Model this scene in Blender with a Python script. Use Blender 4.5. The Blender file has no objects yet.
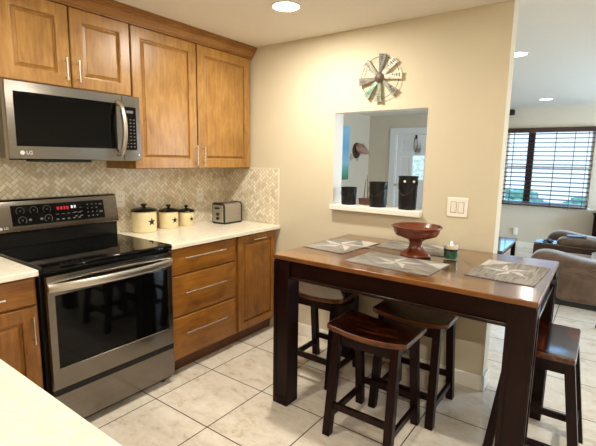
import bpy, bmesh, math, random
from mathutils import Vector, Matrix, noise
random.seed(7)
SC = bpy.context.scene
COL = SC.collection
PI = math.pi

# ------------------------------------------------------------------ camera
YAW, PITCH, ROLL, FPX = -0.6260, -0.1495, 0.0160, 423.28
cam_d = bpy.data.cameras.new('camera')
cam = bpy.data.objects.new('camera', cam_d)
COL.objects.link(cam)
fw = Vector((math.sin(YAW) * math.cos(PITCH), math.cos(YAW) * math.cos(PITCH), math.sin(PITCH)))
rt = Vector((math.cos(YAW), -math.sin(YAW), 0))
up = rt.cross(fw)
r2 = rt * math.cos(ROLL) + up * math.sin(ROLL)
u2 = -rt * math.sin(ROLL) + up * math.cos(ROLL)
m = Matrix((r2, u2, -fw)).transposed().to_4x4()
m.translation = Vector((2.8685, -2.7846, 1.4665))
cam.matrix_world = m
cam_d.sensor_fit = 'HORIZONTAL'
cam_d.sensor_width = 36
cam_d.lens = FPX * 36 / 596
cam_d.clip_start = 0.02
SC.camera = cam

# ------------------------------------------------------------------ world, exposure
SC.view_settings.view_transform = 'Standard'
SC.view_settings.look = 'None'
SC.view_settings.gamma = 1
SC.view_settings.use_curve_mapping = False
SC.view_settings.exposure = 0.06
SC.cycles.use_denoising = True
SC.cycles.max_bounces = 10
SC.cycles.diffuse_bounces = 6
SC.cycles.sample_clamp_indirect = 6

LAMP_W = 24.0          # watts of each ceiling downlight
LAMP_COL = (1.0, 0.93, 0.80)
SKY_STRENGTH = 1.55
SKY_HIGH = 4.0
SKY_BLUE = (0.27, 0.58, 1.0)
SKY_COL = (0.76, 0.89, 1.0)
PATIO_FILL_W = 260.0        # watts of the fill light added outside the patio door

wd = bpy.data.worlds.new('sky')
SC.world = wd
wd.use_nodes = True
bg = wd.node_tree.nodes['Background']
# hazy horizon under a brighter high sky
wt = wd.node_tree
w_tc = wt.nodes.new('ShaderNodeTexCoord'); w_sp = wt.nodes.new('ShaderNodeSeparateXYZ'); w_mr = wt.nodes.new('ShaderNodeMapRange')
wt.links.new(w_tc.outputs['Generated'], w_sp.inputs[0]); wt.links.new(w_sp.outputs[2], w_mr.inputs[0])
w_mr.inputs[1].default_value, w_mr.inputs[2].default_value = 0.072, 0.17
w_mr.inputs[3].default_value, w_mr.inputs[4].default_value = SKY_STRENGTH, SKY_HIGH
wt.links.new(w_mr.outputs[0], bg.inputs[1])
w_mx = wt.nodes.new('ShaderNodeMix'); w_mx.data_type = 'RGBA'
w_m2 = wt.nodes.new('ShaderNodeMapRange')
w_m2.inputs[1].default_value, w_m2.inputs[2].default_value = 0.07, 0.16
wt.links.new(w_sp.outputs[2], w_m2.inputs[0]); wt.links.new(w_m2.outputs[0], w_mx.inputs[0])
w_mx.inputs[6].default_value = SKY_COL + (1,); w_mx.inputs[7].default_value = SKY_BLUE + (1,)
wt.links.new(w_mx.outputs[2], bg.inputs[0])

def area_light(name, loc, rot, sx, sy, watts, col):
    l = bpy.data.lights.new(name, 'AREA')
    l.shape = 'RECTANGLE'
    l.size, l.size_y, l.energy, l.color = sx, sy, watts, col
    o = bpy.data.objects.new(name, l)
    o.location, o.rotation_euler = loc, rot
    COL.objects.link(o)
    return o
# cool fill light added outside the unseen patio door in the right-hand wall
area_light('added_patio_fill', (5.75, 3.4, 1.2), (0, PI / 2, 0), 2.0, 3.2, PATIO_FILL_W, (0.68, 0.84, 1.0))

# ------------------------------------------------------------------ material helpers
def lin(c):
    c = c / 255
    return c / 12.92 if c <= 0.04045 else ((c + 0.055) / 1.055) ** 2.4
def rgb(r, g, b):
    return (lin(r), lin(g), lin(b), 1)
class NT:
    def __init__(s, name):
        s.m = bpy.data.materials.new(name)
        s.m.use_nodes = True
        s.t = s.m.node_tree
        s.p = s.t.nodes['Principled BSDF']
        s.out = s.t.nodes['Material Output']
    def n(s, typ, **kw):
        x = s.t.nodes.new(typ)
        for k, v in kw.items():
            setattr(x, k, v)
        return x
    def l(s, a, b):
        s.t.links.new(a, b)
    def val(s, sock, v):
        if hasattr(v, 'is_output') or isinstance(v, bpy.types.NodeSocket):
            s.l(v, sock)
        else:
            sock.default_value = v
    def math(s, op, a, b=0.0, c=0.0):
        x = s.n('ShaderNodeMath', operation=op)
        s.val(x.inputs[0], a); s.val(x.inputs[1], b)
        if op in ('COMPARE', 'MULTIPLY_ADD'):
            s.val(x.inputs[2], c)
        return x.outputs[0]
    def mix(s, f, a, b):
        x = s.n('ShaderNodeMix', data_type='RGBA')
        s.val(x.inputs[0], f); s.val(x.inputs[6], a); s.val(x.inputs[7], b)
        return x.outputs[2]
    def ramp(s, f, stops):
        x = s.n('ShaderNodeValToRGB')
        e = x.color_ramp.elements
        while len(e) < len(stops):
            e.new(0.5)
        for i, (p, c) in enumerate(stops):
            e[i].position, e[i].color = p, c
        s.val(x.inputs[0], f)
        return x.outputs[0]
    def coords(s, scale=(1, 1, 1), rand=False, loc=(0, 0, 0)):
        tc = s.n('ShaderNodeTexCoord')
        v = tc.outputs['Object']
        if rand:
            oi = s.n('ShaderNodeObjectInfo')
            mm = s.n('ShaderNodeVectorMath', operation='MULTIPLY_ADD')
            cx = s.n('ShaderNodeCombineXYZ')
            for i, k in enumerate((13.7, 7.3, 5.1)):
                s.l(s.math('MULTIPLY', oi.outputs['Random'], k), cx.inputs[i])
            mm.inputs[1].default_value = (1, 1, 1)
            s.l(v, mm.inputs[0]); s.l(cx.outputs[0], mm.inputs[2])
            v = mm.outputs[0]
        mp = s.n('ShaderNodeMapping')
        mp.inputs['Scale'].default_value = scale
        mp.inputs['Location'].default_value = loc
        s.l(v, mp.inputs[0])
        return mp.outputs[0]
    def noise(s, v, scale, detail=4, rough=0.55, dist=0.0):
        x = s.n('ShaderNodeTexNoise')
        s.l(v, x.inputs['Vector'])
        x.inputs['Scale'].default_value = scale
        x.inputs['Detail'].default_value = detail
        x.inputs['Roughness'].default_value = rough
        x.inputs['Distortion'].default_value = dist
        return x.outputs[0]
    def bump(s, h, strength, dist=0.002):
        x = s.n('ShaderNodeBump')
        x.inputs['Strength'].default_value = strength
        x.inputs['Distance'].default_value = dist
        s.l(h, x.inputs['Height'])
        s.l(x.outputs[0], s.p.inputs['Normal'])
    def set(s, base=None, rough=None, metal=None, spec=None, coat=None):
        P = s.p.inputs
        if base is not None: s.val(P['Base Color'], base)
        if rough is not None: s.val(P['Roughness'], rough)
        if metal is not None: P['Metallic'].default_value = metal
        if spec is not None: P['Specular IOR Level'].default_value = spec
        if coat is not None:
            P['Coat Weight'].default_value = coat
            P['Coat Roughness'].default_value = 0.12
        return s.m

def plain(name, c, rough=0.5, metal=0.0, spec=0.5, var=0.06, scale=30.0):
    k = NT(name)
    v = k.coords()
    f = k.noise(v, scale, 3)
    d = tuple(x * (1 - var) for x in c[:3]) + (1,)
    b = tuple(min(1, x * (1 + var)) for x in c[:3]) + (1,)
    return k.set(k.ramp(f, [(0.3, d), (0.7, b)]), rough, metal, spec)

def wood(name, dark, mid, light, axis, rough=0.35, fine=60.0, coat=0.0, streak=3.0, spec=0.5, stretch=0.6):
    """grain runs along `axis`"""
    k = NT(name)
    sc = [1, 1, 1]
    sc[axis] = 0.11
    v = k.coords(tuple(sc), rand=True)
    f1 = k.noise(v, fine, 4, 0.6)
    sc2 = [1, 1, 1]
    sc2[axis] = stretch
    v2 = k.coords(tuple(sc2), rand=True)
    f2 = k.noise(v2, streak * 3, 5, 0.6, 0.8)
    f = k.math('ADD', k.math('MULTIPLY', f1, 0.45), k.math('MULTIPLY', f2, 0.55))
    c = k.ramp(f, [(0.30, dark), (0.5, mid), (0.70, light)])
    k.bump(f1, 0.08, 0.001)
    return k.set(c, rough, 0, spec, coat)

def brushed(name, c, rough, axis, metal=1.0, var=0.1):
    k = NT(name)
    sc = [400, 400, 400]
    sc[axis] = 4
    v = k.coords(tuple(sc))
    f = k.noise(v, 1, 2)
    d = tuple(x * (1 - var) for x in c[:3]) + (1,)
    b = tuple(min(1, x * (1 + var)) for x in c[:3]) + (1,)
    return k.set(k.ramp(f, [(0.3, d), (0.7, b)]), rough, metal)

def emitter(name, c, strength):
    k = NT(name)
    k.p.inputs['Emission Color'].default_value = c
    k.p.inputs['Emission Strength'].default_value = strength
    return k.set(c, 0.5)

def clear_glass(name, tint=(0.97, 0.99, 1.0, 1), rim=0.6):
    k = NT(name)
    tr = k.n('ShaderNodeBsdfTransparent'); tr.inputs[0].default_value = tint
    gl = k.n('ShaderNodeBsdfGlossy'); gl.inputs['Roughness'].default_value = 0.02
    lw = k.n('ShaderNodeLayerWeight'); lw.inputs[0].default_value = 0.5
    fr = k.math('MULTIPLY_ADD', k.math('POWER', lw.outputs['Facing'], 4.0), rim, 0.04)
    mx = k.n('ShaderNodeMixShader')
    k.l(fr, mx.inputs[0]); k.l(tr.outputs[0], mx.inputs[1]); k.l(gl.outputs[0], mx.inputs[2])
    k.l(mx.outputs[0], k.out.inputs[0])
    return k.m

def herringbone(name, horiz, W=0.0245):
    """1x2 marble tiles laid as herringbone at 45 degrees; `horiz` is the wall's horizontal axis"""
    k = NT(name)
    tc = k.n('ShaderNodeTexCoord')
    sp = k.n('ShaderNodeSeparateXYZ'); k.l(tc.outputs['Object'], sp.inputs[0])
    u, v = sp.outputs[horiz], sp.outputs[2]
    q = 0.70711 / W
    x = k.math('ADD', k.math('MULTIPLY', k.math('ADD', u, v), q), 400.0)
    y = k.math('ADD', k.math('MULTIPLY', k.math('SUBTRACT', v, u), q), 400.0)
    i, j = k.math('FLOOR', x), k.math('FLOOR', y)
    fx, fy = k.math('FRACT', x), k.math('FRACT', y)
    kk = k.math('MODULO', k.math('ADD', k.math('SUBTRACT', i, j), 800.0), 4.0)
    hz = k.math('LESS_THAN', kk, 1.5)
    k1 = k.math('COMPARE', kk, 1.0, 0.1)
    k2 = k.math('COMPARE', kk, 2.0, 0.1)
    vt = k.math('SUBTRACT', 1.0, hz)
    idx, idy = k.math('SUBTRACT', i, k1), k.math('SUBTRACT', j, k2)
    lx, ly = k.math('ADD', fx, k1), k.math('ADD', fy, k2)
    Lx, Ly = k.math('ADD', 1.0, hz), k.math('ADD', 1.0, vt)
    e = k.math('MINIMUM', k.math('MINIMUM', lx, k.math('SUBTRACT', Lx, lx)), k.math('MINIMUM', ly, k.math('SUBTRACT', Ly, ly)))
    cb = k.n('ShaderNodeCombineXYZ'); k.l(idx, cb.inputs[0]); k.l(idy, cb.inputs[1])
    wn = k.n('ShaderNodeTexWhiteNoise', noise_dimensions='2D'); k.l(cb.outputs[0], wn.inputs['Vector'])
    c = k.ramp(wn.outputs[0], [(0.0, rgb(206, 194, 168)), (0.3, rgb(224, 214, 190)), (0.6, rgb(236, 228, 208)), (1.0, rgb(246, 241, 228))])
    f = k.noise(k.coords(), 45, 4)
    c = k.mix(k.math('MULTIPLY', f, 0.35), c, rgb(188, 170, 138))
    gm = k.n('ShaderNodeMapRange'); k.l(e, gm.inputs[0])
    gm.inputs[1].default_value = 0.03; gm.inputs[2].default_value = 0.08
    c = k.mix(gm.outputs[0], rgb(172, 155, 126), c)
    k.bump(gm.outputs[0], 0.25, 0.001)
    return k.set(c, 0.32)

def tiles(name, T, ox, oy):
    k = NT(name)
    tc = k.n('ShaderNodeTexCoord')
    sp = k.n('ShaderNodeSeparateXYZ'); k.l(tc.outputs['Object'], sp.inputs[0])
    x = k.math('ADD', k.math('MULTIPLY', k.math('SUBTRACT', sp.outputs[0], ox), 1 / T), 50.0)
    y = k.math('ADD', k.math('MULTIPLY', k.math('SUBTRACT', sp.outputs[1], oy), 1 / T), 50.0)
    fx, fy = k.math('FRACT', x), k.math('FRACT', y)
    e = k.math('MINIMUM', k.math('MINIMUM', fx, k.math('SUBTRACT', 1.0, fx)), k.math('MINIMUM', fy, k.math('SUBTRACT', 1.0, fy)))
    cb = k.n('ShaderNodeCombineXYZ'); k.l(k.math('FLOOR', x), cb.inputs[0]); k.l(k.math('FLOOR', y), cb.inputs[1])
    wn = k.n('ShaderNodeTexWhiteNoise', noise_dimensions='2D'); k.l(cb.outputs[0], wn.inputs['Vector'])
    off = k.n('ShaderNodeVectorMath', operation='MULTIPLY_ADD')
    k.l(wn.outputs['Color'], off.inputs[0]); off.inputs[1].default_value = (9, 9, 9); k.l(tc.outputs['Object'], off.inputs[2])
    mp = k.n('ShaderNodeMapping'); k.l(off.outputs[0], mp.inputs[0]); mp.inputs['Scale'].default_value = (1, 1.7, 1)
    f = k.noise(mp.outputs[0], 5, 6, 0.62, 1.2)
    f2 = k.noise(mp.outputs[0], 26, 5, 0.65, 0.6)
    ff = k.math('ADD', k.math('MULTIPLY', f, 0.65), k.math('MULTIPLY', f2, 0.35))
    c = k.ramp(ff, [(0.33, rgb(184, 170, 148)), (0.46, rgb(212, 203, 189)), (0.6, rgb(222, 215, 204)), (0.74, rgb(230, 225, 217))])
    g = k.math('LESS_THAN', e, 0.0075)
    c = k.mix(g, c, rgb(58, 47, 38))
    rr = k.math('ADD', k.math('MULTIPLY', g, 0.5), 0.24)
    return k.set(c, rr, 0, 0.5)

M = {}
M['wall'] = plain('wall_paint', rgb(207, 197, 173), 0.7, var=0.015, scale=4)
M['wall_far'] = plain('living_room_paint', rgb(214, 203, 184), 0.7, var=0.015, scale=4)
M['ceiling'] = plain('ceiling_paint', rgb(226, 222, 214), 0.85, var=0.02, scale=60)
M['white'] = plain('white_trim_paint', rgb(236, 232, 224), 0.4, var=0.01)
M['door_white'] = plain('white_door_paint', rgb(236, 236, 236), 0.4, var=0.01)
M['floor'] = tiles('floor_tile', 0.458, 0.767, -1.336)
M['splash_y'] = herringbone('backsplash_left_tile', 1)
M['splash_x'] = herringbone('backsplash_back_tile', 0)
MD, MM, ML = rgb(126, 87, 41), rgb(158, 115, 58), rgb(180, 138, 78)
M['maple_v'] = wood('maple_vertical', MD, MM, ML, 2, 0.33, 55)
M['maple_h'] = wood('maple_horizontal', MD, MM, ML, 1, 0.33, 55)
M['maple_trim'] = wood('maple_crown', rgb(124, 80, 36), rgb(146, 100, 48), rgb(162, 116, 60), 1, 0.35, 55)
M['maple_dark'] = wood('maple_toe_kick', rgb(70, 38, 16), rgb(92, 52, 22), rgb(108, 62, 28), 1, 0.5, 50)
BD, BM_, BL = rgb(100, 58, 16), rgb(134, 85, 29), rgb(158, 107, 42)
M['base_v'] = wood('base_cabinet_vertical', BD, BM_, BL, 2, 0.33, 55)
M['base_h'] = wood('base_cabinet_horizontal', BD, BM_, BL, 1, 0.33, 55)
k = NT('white_quartz'); v = k.coords()
M['quartz'] = k.set(k.ramp(k.noise(v, 22, 6, 0.7), [(0.3, rgb(222, 214, 196)), (0.6, rgb(238, 232, 218)), (0.8, rgb(242, 238, 226))]), 0.18)
M['steel'] = brushed('stainless_steel', rgb(138, 133, 127), 0.22, 1)
M['pull_steel'] = brushed('handle_steel', rgb(196, 190, 182), 0.3, 1)
M['steel_mid'] = brushed('smoked_stainless', rgb(124, 118, 111), 0.17, 1)
M['toaster_steel'] = brushed('toaster_steel', rgb(170, 166, 156), 0.42, 1, metal=.8)
M['steel_dark'] = brushed('dark_stainless', rgb(84, 76, 68), 0.35, 1)
M['nickel'] = brushed('brushed_nickel', rgb(214, 208, 198), 0.25, 2)
M['black_glass'] = plain('black_glass', (0.002, 0.002, 0.0022, 1), 0.05, spec=0.22)
M['black'] = plain('black_enamel', (0.005, 0.005, 0.005, 1), 0.25, spec=0.3)
M['black_matte'] = plain('black_plastic', (0.012, 0.012, 0.012, 1), 0.5)
M['black_paint'] = plain('black_painted_tin', (0.006, 0.006, 0.007, 1), 0.4, spec=0.3, var=0.2)
M['mark'] = plain('printed_mark', rgb(196, 196, 196), 0.5)
M['mark_dim'] = plain('printed_mark_grey', rgb(88, 91, 94), 0.5)
M['led_red'] = emitter('red_display', (0.7, 0.02, 0.03, 1), 0.14)
M['led_white'] = emitter('white_display', (0.75, 0.85, 1.0, 1), 0.5)
M['cream'] = plain('cream_glaze', rgb(224, 208, 166), 0.25, var=0.03)
M['edge_stone'] = plain('pale_edge_stone', rgb(226, 216, 194), 0.4, var=0.03)
M['star_black'] = plain('black_star_paint', (0.012, 0.008, 0.006, 1), 0.4)
M['chrome'] = plain('chrome', rgb(196, 193, 186), 0.35, 0.85)
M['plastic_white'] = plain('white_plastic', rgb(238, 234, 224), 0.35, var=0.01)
M['gap'] = plain('switch_gap', rgb(120, 108, 90), 0.6)
M['slot'] = plain('socket_slot', (0.02, 0.02, 0.02, 1), 0.6)
ED, EM, EL = rgb(15, 6, 5), rgb(26, 10, 8), rgb(38, 16, 12)
M['espresso_v'] = wood('espresso_vertical', ED, EM, EL, 2, 0.3, 50, spec=0.15)
M['espresso_x'] = wood('espresso_along', ED, EM, EL, 0, 0.3, 50, spec=0.15)
M['espresso_y'] = wood('espresso_across', ED, EM, EL, 1, 0.3, 50, spec=0.15)
M['espresso_gloss'] = wood('espresso_moulding', ED, EM, EL, 0, 0.2, 50, spec=0.5)
def planked(name, dark, mid, light, plank, rough):
    k = NT(name)
    tc = k.n('ShaderNodeTexCoord')
    sp = k.n('ShaderNodeSeparateXYZ'); k.l(tc.outputs['Object'], sp.inputs[0])
    yy = k.math('ADD', k.math('DIVIDE', sp.outputs[1], plank), 40.0)
    pid = k.math('FLOOR', yy)
    fy = k.math('FRACT', yy)
    wn = k.n('ShaderNodeTexWhiteNoise', noise_dimensions='1D'); k.l(pid, wn.inputs['W'])
    cb = k.n('ShaderNodeCombineXYZ')
    k.l(k.math('MULTIPLY_ADD', sp.outputs[0], 0.07, wn.outputs[0]), cb.inputs[0])
    k.l(sp.outputs[1], cb.inputs[1]); k.l(k.math('MULTIPLY', pid, 3.3), cb.inputs[2])
    f1 = k.noise(cb.outputs[0], 60, 5, 0.6, 0.3)
    f2 = k.noise(cb.outputs[0], 14, 3, 0.5, 0.6)
    f = k.math('ADD', k.math('ADD', k.math('MULTIPLY', f1, 0.4), k.math('MULTIPLY', f2, 0.45)), k.math('MULTIPLY', wn.outputs[0], 0.18))
    c = k.ramp(f, [(0.40, dark), (0.52, mid), (0.65, light)])
    c = k.mix(k.math('LESS_THAN', fy, 0.025), c, dark)
    k.p.inputs['Coat IOR'].default_value = 1.65
    return k.set(c, rough, 0, 0.5, 0.6)
M['table_top'] = planked('table_top_wood', rgb(66, 38, 16), rgb(106, 68, 32), rgb(142, 98, 50), 0.148, 0.2)
M['top_edge'] = wood('table_top_edge', rgb(84, 50, 22), rgb(112, 68, 30), rgb(136, 86, 38), 0, 0.3, 50)
M['seat'] = wood('stool_seat_wood', rgb(14, 4, 3), rgb(34, 10, 6), rgb(112, 52, 20), 0, 0.16, 45, coat=.15, streak=9.0, stretch=.10)
M['seat_edge'] = wood('stool_seat_edge', rgb(30, 12, 6), rgb(78, 40, 17), rgb(132, 80, 36), 0, 0.25, 45)
M['bowl'] = wood('turned_bowl_wood', rgb(74, 28, 14), rgb(104, 48, 26), rgb(132, 72, 40), 0, 0.26, 30)
def mat_cloth(name, a, b):
    k = NT(name); v = k.coords((3, 40, 40), rand=True)
    f = k.noise(v, 3.5, 4, 0.6, 0.4)
    k.bump(k.noise(k.coords((600, 600, 600)), 1, 2), 0.2, 0.001)
    return k.set(k.ramp(f, [(0.36, a), (0.62, b)]), 0.75, 0, 0.3)
M['mat_base'] = mat_cloth('placemat_cloth', rgb(92, 88, 84), rgb(150, 145, 138))
M['mat_light'] = mat_cloth('placemat_star_light', rgb(160, 155, 148), rgb(192, 187, 180))
M['mat_grey'] = mat_cloth('placemat_star_grey', rgb(116, 111, 105), rgb(150, 145, 138))
M['mat_dark'] = mat_cloth('placemat_corner_dark', rgb(84, 76, 70), rgb(150, 142, 132))
M['green_wax'] = plain('green_wax', rgb(22, 88, 54), 0.3, var=0.2)
M['jar_band'] = plain('dark_jar_band', rgb(24, 22, 24), 0.3)
M['glass'] = clear_glass('clear_glass', rim=0.35)
M['pane'] = clear_glass('window_glass')
M['flame'] = emitter('candle_flame', (1.0, 0.86, 0.62, 1), 1.6)
M['wax_top'] = plain('pale_wax', rgb(236, 214, 180), 0.5)
def suede(name, a, b):
    k = NT(name); v = k.coords()
    f = k.noise(v, 7, 5, 0.6, 0.6)
    k.bump(k.noise(v, 160, 3), 0.15, 0.002)
    k.p.inputs['Sheen Weight'].default_value = 0.9
    k.p.inputs['Sheen Roughness'].default_value = 0.4
    return k.set(k.ramp(f, [(0.35, a), (0.65, b)]), 0.7, 0, 0.3)
M['suede'] = suede('brown_suede', rgb(90, 72, 60), rgb(116, 96, 82))
M['suede_dark'] = suede('dark_brown_suede', rgb(64, 44, 34), rgb(84, 60, 46))
M['throw'] = suede('pale_throw', rgb(186, 186, 190), rgb(214, 214, 218))
M['coffee_top'] = wood('coffee_table_top', rgb(66, 48, 40), rgb(84, 62, 52), rgb(98, 74, 62), 1, 0.08, 40, coat=1.0)
M['bronze'] = plain('dark_bronze_frame', rgb(52, 36, 34), 0.45)
M['slat'] = wood('blind_slat_wood', rgb(44, 24, 22), rgb(58, 34, 30), rgb(70, 42, 36), 0, 0.4, 40)
M['string'] = plain('blind_string', rgb(70, 56, 52), 0.7)
M['galv'] = plain('galvanised_metal', rgb(150, 146, 136), 0.45, 0.6, var=0.2, scale=25)
def blade_mat(i, a):
    d = tuple(x * 0.55 for x in a[:3]) + (1,)
    k = NT('blade_paint_%s' % 'abcdefgh'[i]); f = k.noise(k.coords(), 22, 5, 0.65)
    return k.set(k.ramp(f, [(0.32, d), (0.55, a)]), 0.55, 0.1)
M['rust'] = plain('rusty_hub_metal', rgb(92, 78, 62), 0.5, 0.3, var=0.3, scale=40)
M['wire'] = plain('dark_wire', rgb(60, 50, 42), 0.5, 0.5)
M['ink'] = plain('black_lettering', rgb(34, 32, 32), 0.6)
k = NT('seascape_paint'); tc = k.n('ShaderNodeTexCoord'); sp = k.n('ShaderNodeSeparateXYZ'); k.l(tc.outputs['Object'], sp.inputs[0])
hh = k.math('ADD', k.math('MULTIPLY', sp.outputs[2], 1.0), k.math('MULTIPLY', k.noise(k.coords(), 5, 5), 0.16))
M['painting'] = k.set(k.ramp(hh, [(0.10, rgb(60, 130, 100)), (0.24, rgb(90, 170, 150)), (0.40, rgb(150, 205, 230)), (0.7, rgb(120, 185, 232)), (1.0, rgb(150, 208, 242))]), 0.5)
M['canvas'] = plain('canvas_edge', rgb(220, 220, 215), 0.7)
M['plaque'] = wood('plaque_wood', rgb(40, 20, 14), rgb(58, 30, 20), rgb(72, 40, 26), 2, 0.35, 40)
M['fish'] = plain('fish_skin', rgb(170, 130, 112), 0.4, var=0.35, scale=16)
M['fin'] = plain('fish_fin', rgb(190, 172, 156), 0.5, var=0.2)
M['basket'] = wood('planter_wood', rgb(58, 36, 26), rgb(78, 50, 36), rgb(92, 60, 44), 0, 0.5, 40)
M['stem'] = plain('dry_stem', rgb(86, 62, 44), 0.7)
M['leaf'] = plain('shrub_leaf', rgb(120, 150, 110), 0.6, var=0.4, scale=6)
M['lawn'] = plain('lawn', rgb(96, 120, 70), 0.9, var=0.25, scale=3)
M['lamp'] = emitter('lamp_diffuser', (1.0, 0.93, 0.82, 1), 14)
M['lamp_cool'] = emitter('lamp_diffuser_living', (1.0, 0.97, 0.92, 1), 6)
M['lite'] = None
k = NT('leaded_door_glass'); f = k.noise(k.coords((1, 1, 1)), 9, 3, 0.5, 1.5)
k.p.inputs['Transmission Weight'].default_value = 0.85
M['lite'] = k.set(k.ramp(f, [(0.4, rgb(196, 226, 214)), (0.6, rgb(246, 250, 248))]), 0.25)
M['screen'] = plain('dark_screen', (0.006, 0.008, 0.02, 1), 0.2, spec=0.2)

# ------------------------------------------------------------------ mesh helpers
class MB:
    def __init__(s):
        s.bm = bmesh.new()
    def face(s, vs, mi=0):
        try:
            f = s.bm.faces.new(vs); f.material_index = mi
            return f
        except ValueError:
            return None
    def box(s, x0, x1, y0, y1, z0, z1, mi=0):
        v = [s.bm.verts.new((x, y, z)) for x in (x0, x1) for y in (y0, y1) for z in (z0, z1)]
        for q in ((0, 1, 3, 2), (4, 6, 7, 5), (0, 4, 5, 1), (2, 3, 7, 6), (0, 2, 6, 4), (1, 5, 7, 3)):
            s.face([v[i] for i in q], mi)
        return s
    def loft(s, loops, mi=0, cap0=True, cap1=True, ring=False):
        L = [[s.bm.verts.new(p) for p in lp] for lp in loops]
        n = len(L[0])
        prs = list(zip(L, L[1:])) + ([(L[-1], L[0])] if ring else [])
        for a, b in prs:
            for i in range(n):
                s.face([a[i], a[(i + 1) % n], b[(i + 1) % n], b[i]], mi)
        if not ring:
            if cap0: s.face(L[0][::-1], mi)
            if cap1: s.face(L[-1], mi)
        return s
    def prism(s, poly, axis, a, b, mi=0):
        def P(u, v, w):
            return [(w, u, v), (u, w, v), (u, v, w)][axis]
        return s.loft([[P(u, v, a) for u, v in poly], [P(u, v, b) for u, v in poly]], mi)
    def beam(s, p0, p1, w0, w1=None, d0=None, d1=None, mi=0, upv=(0, 0, 1)):
        """square bar from p0 to p1 with horizontal ends (for legs) or upright sides (for rails)"""
        w1 = w0 if w1 is None else w1
        d0 = w0 if d0 is None else d0
        d1 = d0 if d1 is None else d1
        p0, p1 = Vector(p0), Vector(p1)
        if upv == 'leg':
            ax, ay = Vector((1, 0, 0)), Vector((0, 1, 0))
        else:
            d = (p1 - p0).normalized(); ay = Vector(upv); ax = d.cross(ay).normalized(); ay = ax.cross(d).normalized()
        lp = []
        for p, w, dd in ((p0, w0, d0), (p1, w1, d1)):
            lp.append([tuple(p + ax * (w / 2 * a) + ay * (dd / 2 * b)) for a, b in ((-1, -1), (1, -1), (1, 1), (-1, 1))])
        return s.loft(lp, mi)
    def tube(s, path, r, n=10, mi=0, closed=False, flat=1.0):
        P = [Vector(p) for p in path]
        lp = []
        N = len(P)
        prev = None
        for i, p in enumerate(P):
            if closed:
                d = P[(i + 1) % N] - P[i - 1]
            else:
                d = P[min(i + 1, N - 1)] - P[max(i - 1, 0)]
            d.normalize()
            if prev is None:
                a = d.orthogonal().normalized()
            else:
                a = (prev - d * prev.dot(d)).normalized()
            prev = a
            b = d.cross(a)
            rr = r[i] if isinstance(r, (list, tuple)) else r
            lp.append([tuple(p + (a * math.cos(t) * flat + b * math.sin(t)) * rr) for t in (2 * PI * q / n for q in range(n))])
        return s.loft(lp, mi, ring=closed)
    def cyl(s, p0, p1, r, r1=None, n=20, mi=0):
        return s.tube([p0, p1], [r, r if r1 is None else r1], n, mi)
    def lathe(s, prof, n=40, c=(0, 0), mi=0):
        """prof: (radius, z) from bottom to top, or closed walk; ends capped"""
        lp = [[(c[0] + r * math.cos(2 * PI * q / n), c[1] + r * math.sin(2 * PI * q / n), z) for q in range(n)] for r, z in prof]
        return s.loft(lp, mi)
    def build(s, name, mat, parent=None, bev=0.0, seg=2, smooth=40, loc=None, rotz=None):
        bmesh.ops.remove_doubles(s.bm, verts=s.bm.verts[:], dist=1e-6)
        bmesh.ops.recalc_face_normals(s.bm, faces=s.bm.faces[:])
        me = bpy.data.meshes.new(name)
        s.bm.to_mesh(me); s.bm.free()
        for mm in (mat if isinstance(mat, (list, tuple)) else [mat]):
            me.materials.append(mm)
        me.polygons.foreach_set('use_smooth', [True] * len(me.polygons))
        me.set_sharp_from_angle(angle=math.radians(smooth))
        o = bpy.data.objects.new(name, me)
        COL.objects.link(o)
        if parent is not None: o.parent = parent
        if loc is not None: o.location = loc
        if rotz is not None: o.rotation_euler = (0, 0, rotz)
        if bev:
            b = o.modifiers.new('bevel', 'BEVEL'); b.width = bev; b.segments = seg
            b.limit_method = 'ANGLE'; b.angle_limit = math.radians(40); b.harden_normals = False
        return o

def tag(o, label, cat, group=None):
    o['label'] = label; o['category'] = cat
    if group: o['group'] = group
    return o
def thing(name, label, cat, loc=(0, 0, 0), rotz=0.0, group=None):
    o = bpy.data.objects.new(name, None)
    o.empty_display_size = 0.05
    COL.objects.link(o)
    o.location = loc; o.rotation_euler = (0, 0, rotz)
    return tag(o, label, cat, group)
def struct(o):
    o['kind'] = 'structure'
    return o
def copy_tree(o, parent=None):
    c = o.copy(); COL.objects.link(c)
    if parent is not None: c.parent = parent
    for ch in list(o.children):
        copy_tree(ch, c)
    return c
def text(name, body, size, mat, parent, loc, rot, extrude=0.0006):
    cu = bpy.data.curves.new(name, 'FONT')
    cu.body = body; cu.size = size; cu.extrude = extrude
    cu.align_x = 'CENTER'; cu.align_y = 'CENTER'
    cu.materials.append(mat)
    o = bpy.data.objects.new(name, cu); COL.objects.link(o)
    dg = bpy.context.evaluated_depsgraph_get()
    me = bpy.data.meshes.new_from_object(o.evaluated_get(dg))
    bpy.data.objects.remove(o); bpy.data.curves.remove(cu)
    o = bpy.data.objects.new(name, me); COL.objects.link(o)
    o.parent = parent; o.location = loc; o.rotation_euler = rot
    return o
FACE_X = (PI / 2, 0, PI / 2)
def rect_loop(y0, y1, z0, z1, x, ins):
    return [(x, y0 + ins, z0 + ins), (x, y1 - ins, z0 + ins), (x, y1 - ins, z1 - ins), (x, y0 + ins, z1 - ins)]

CEIL = 2.38
YF = 5.42
XL = -1.25
XR = 5.3
YB = -5.2
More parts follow.
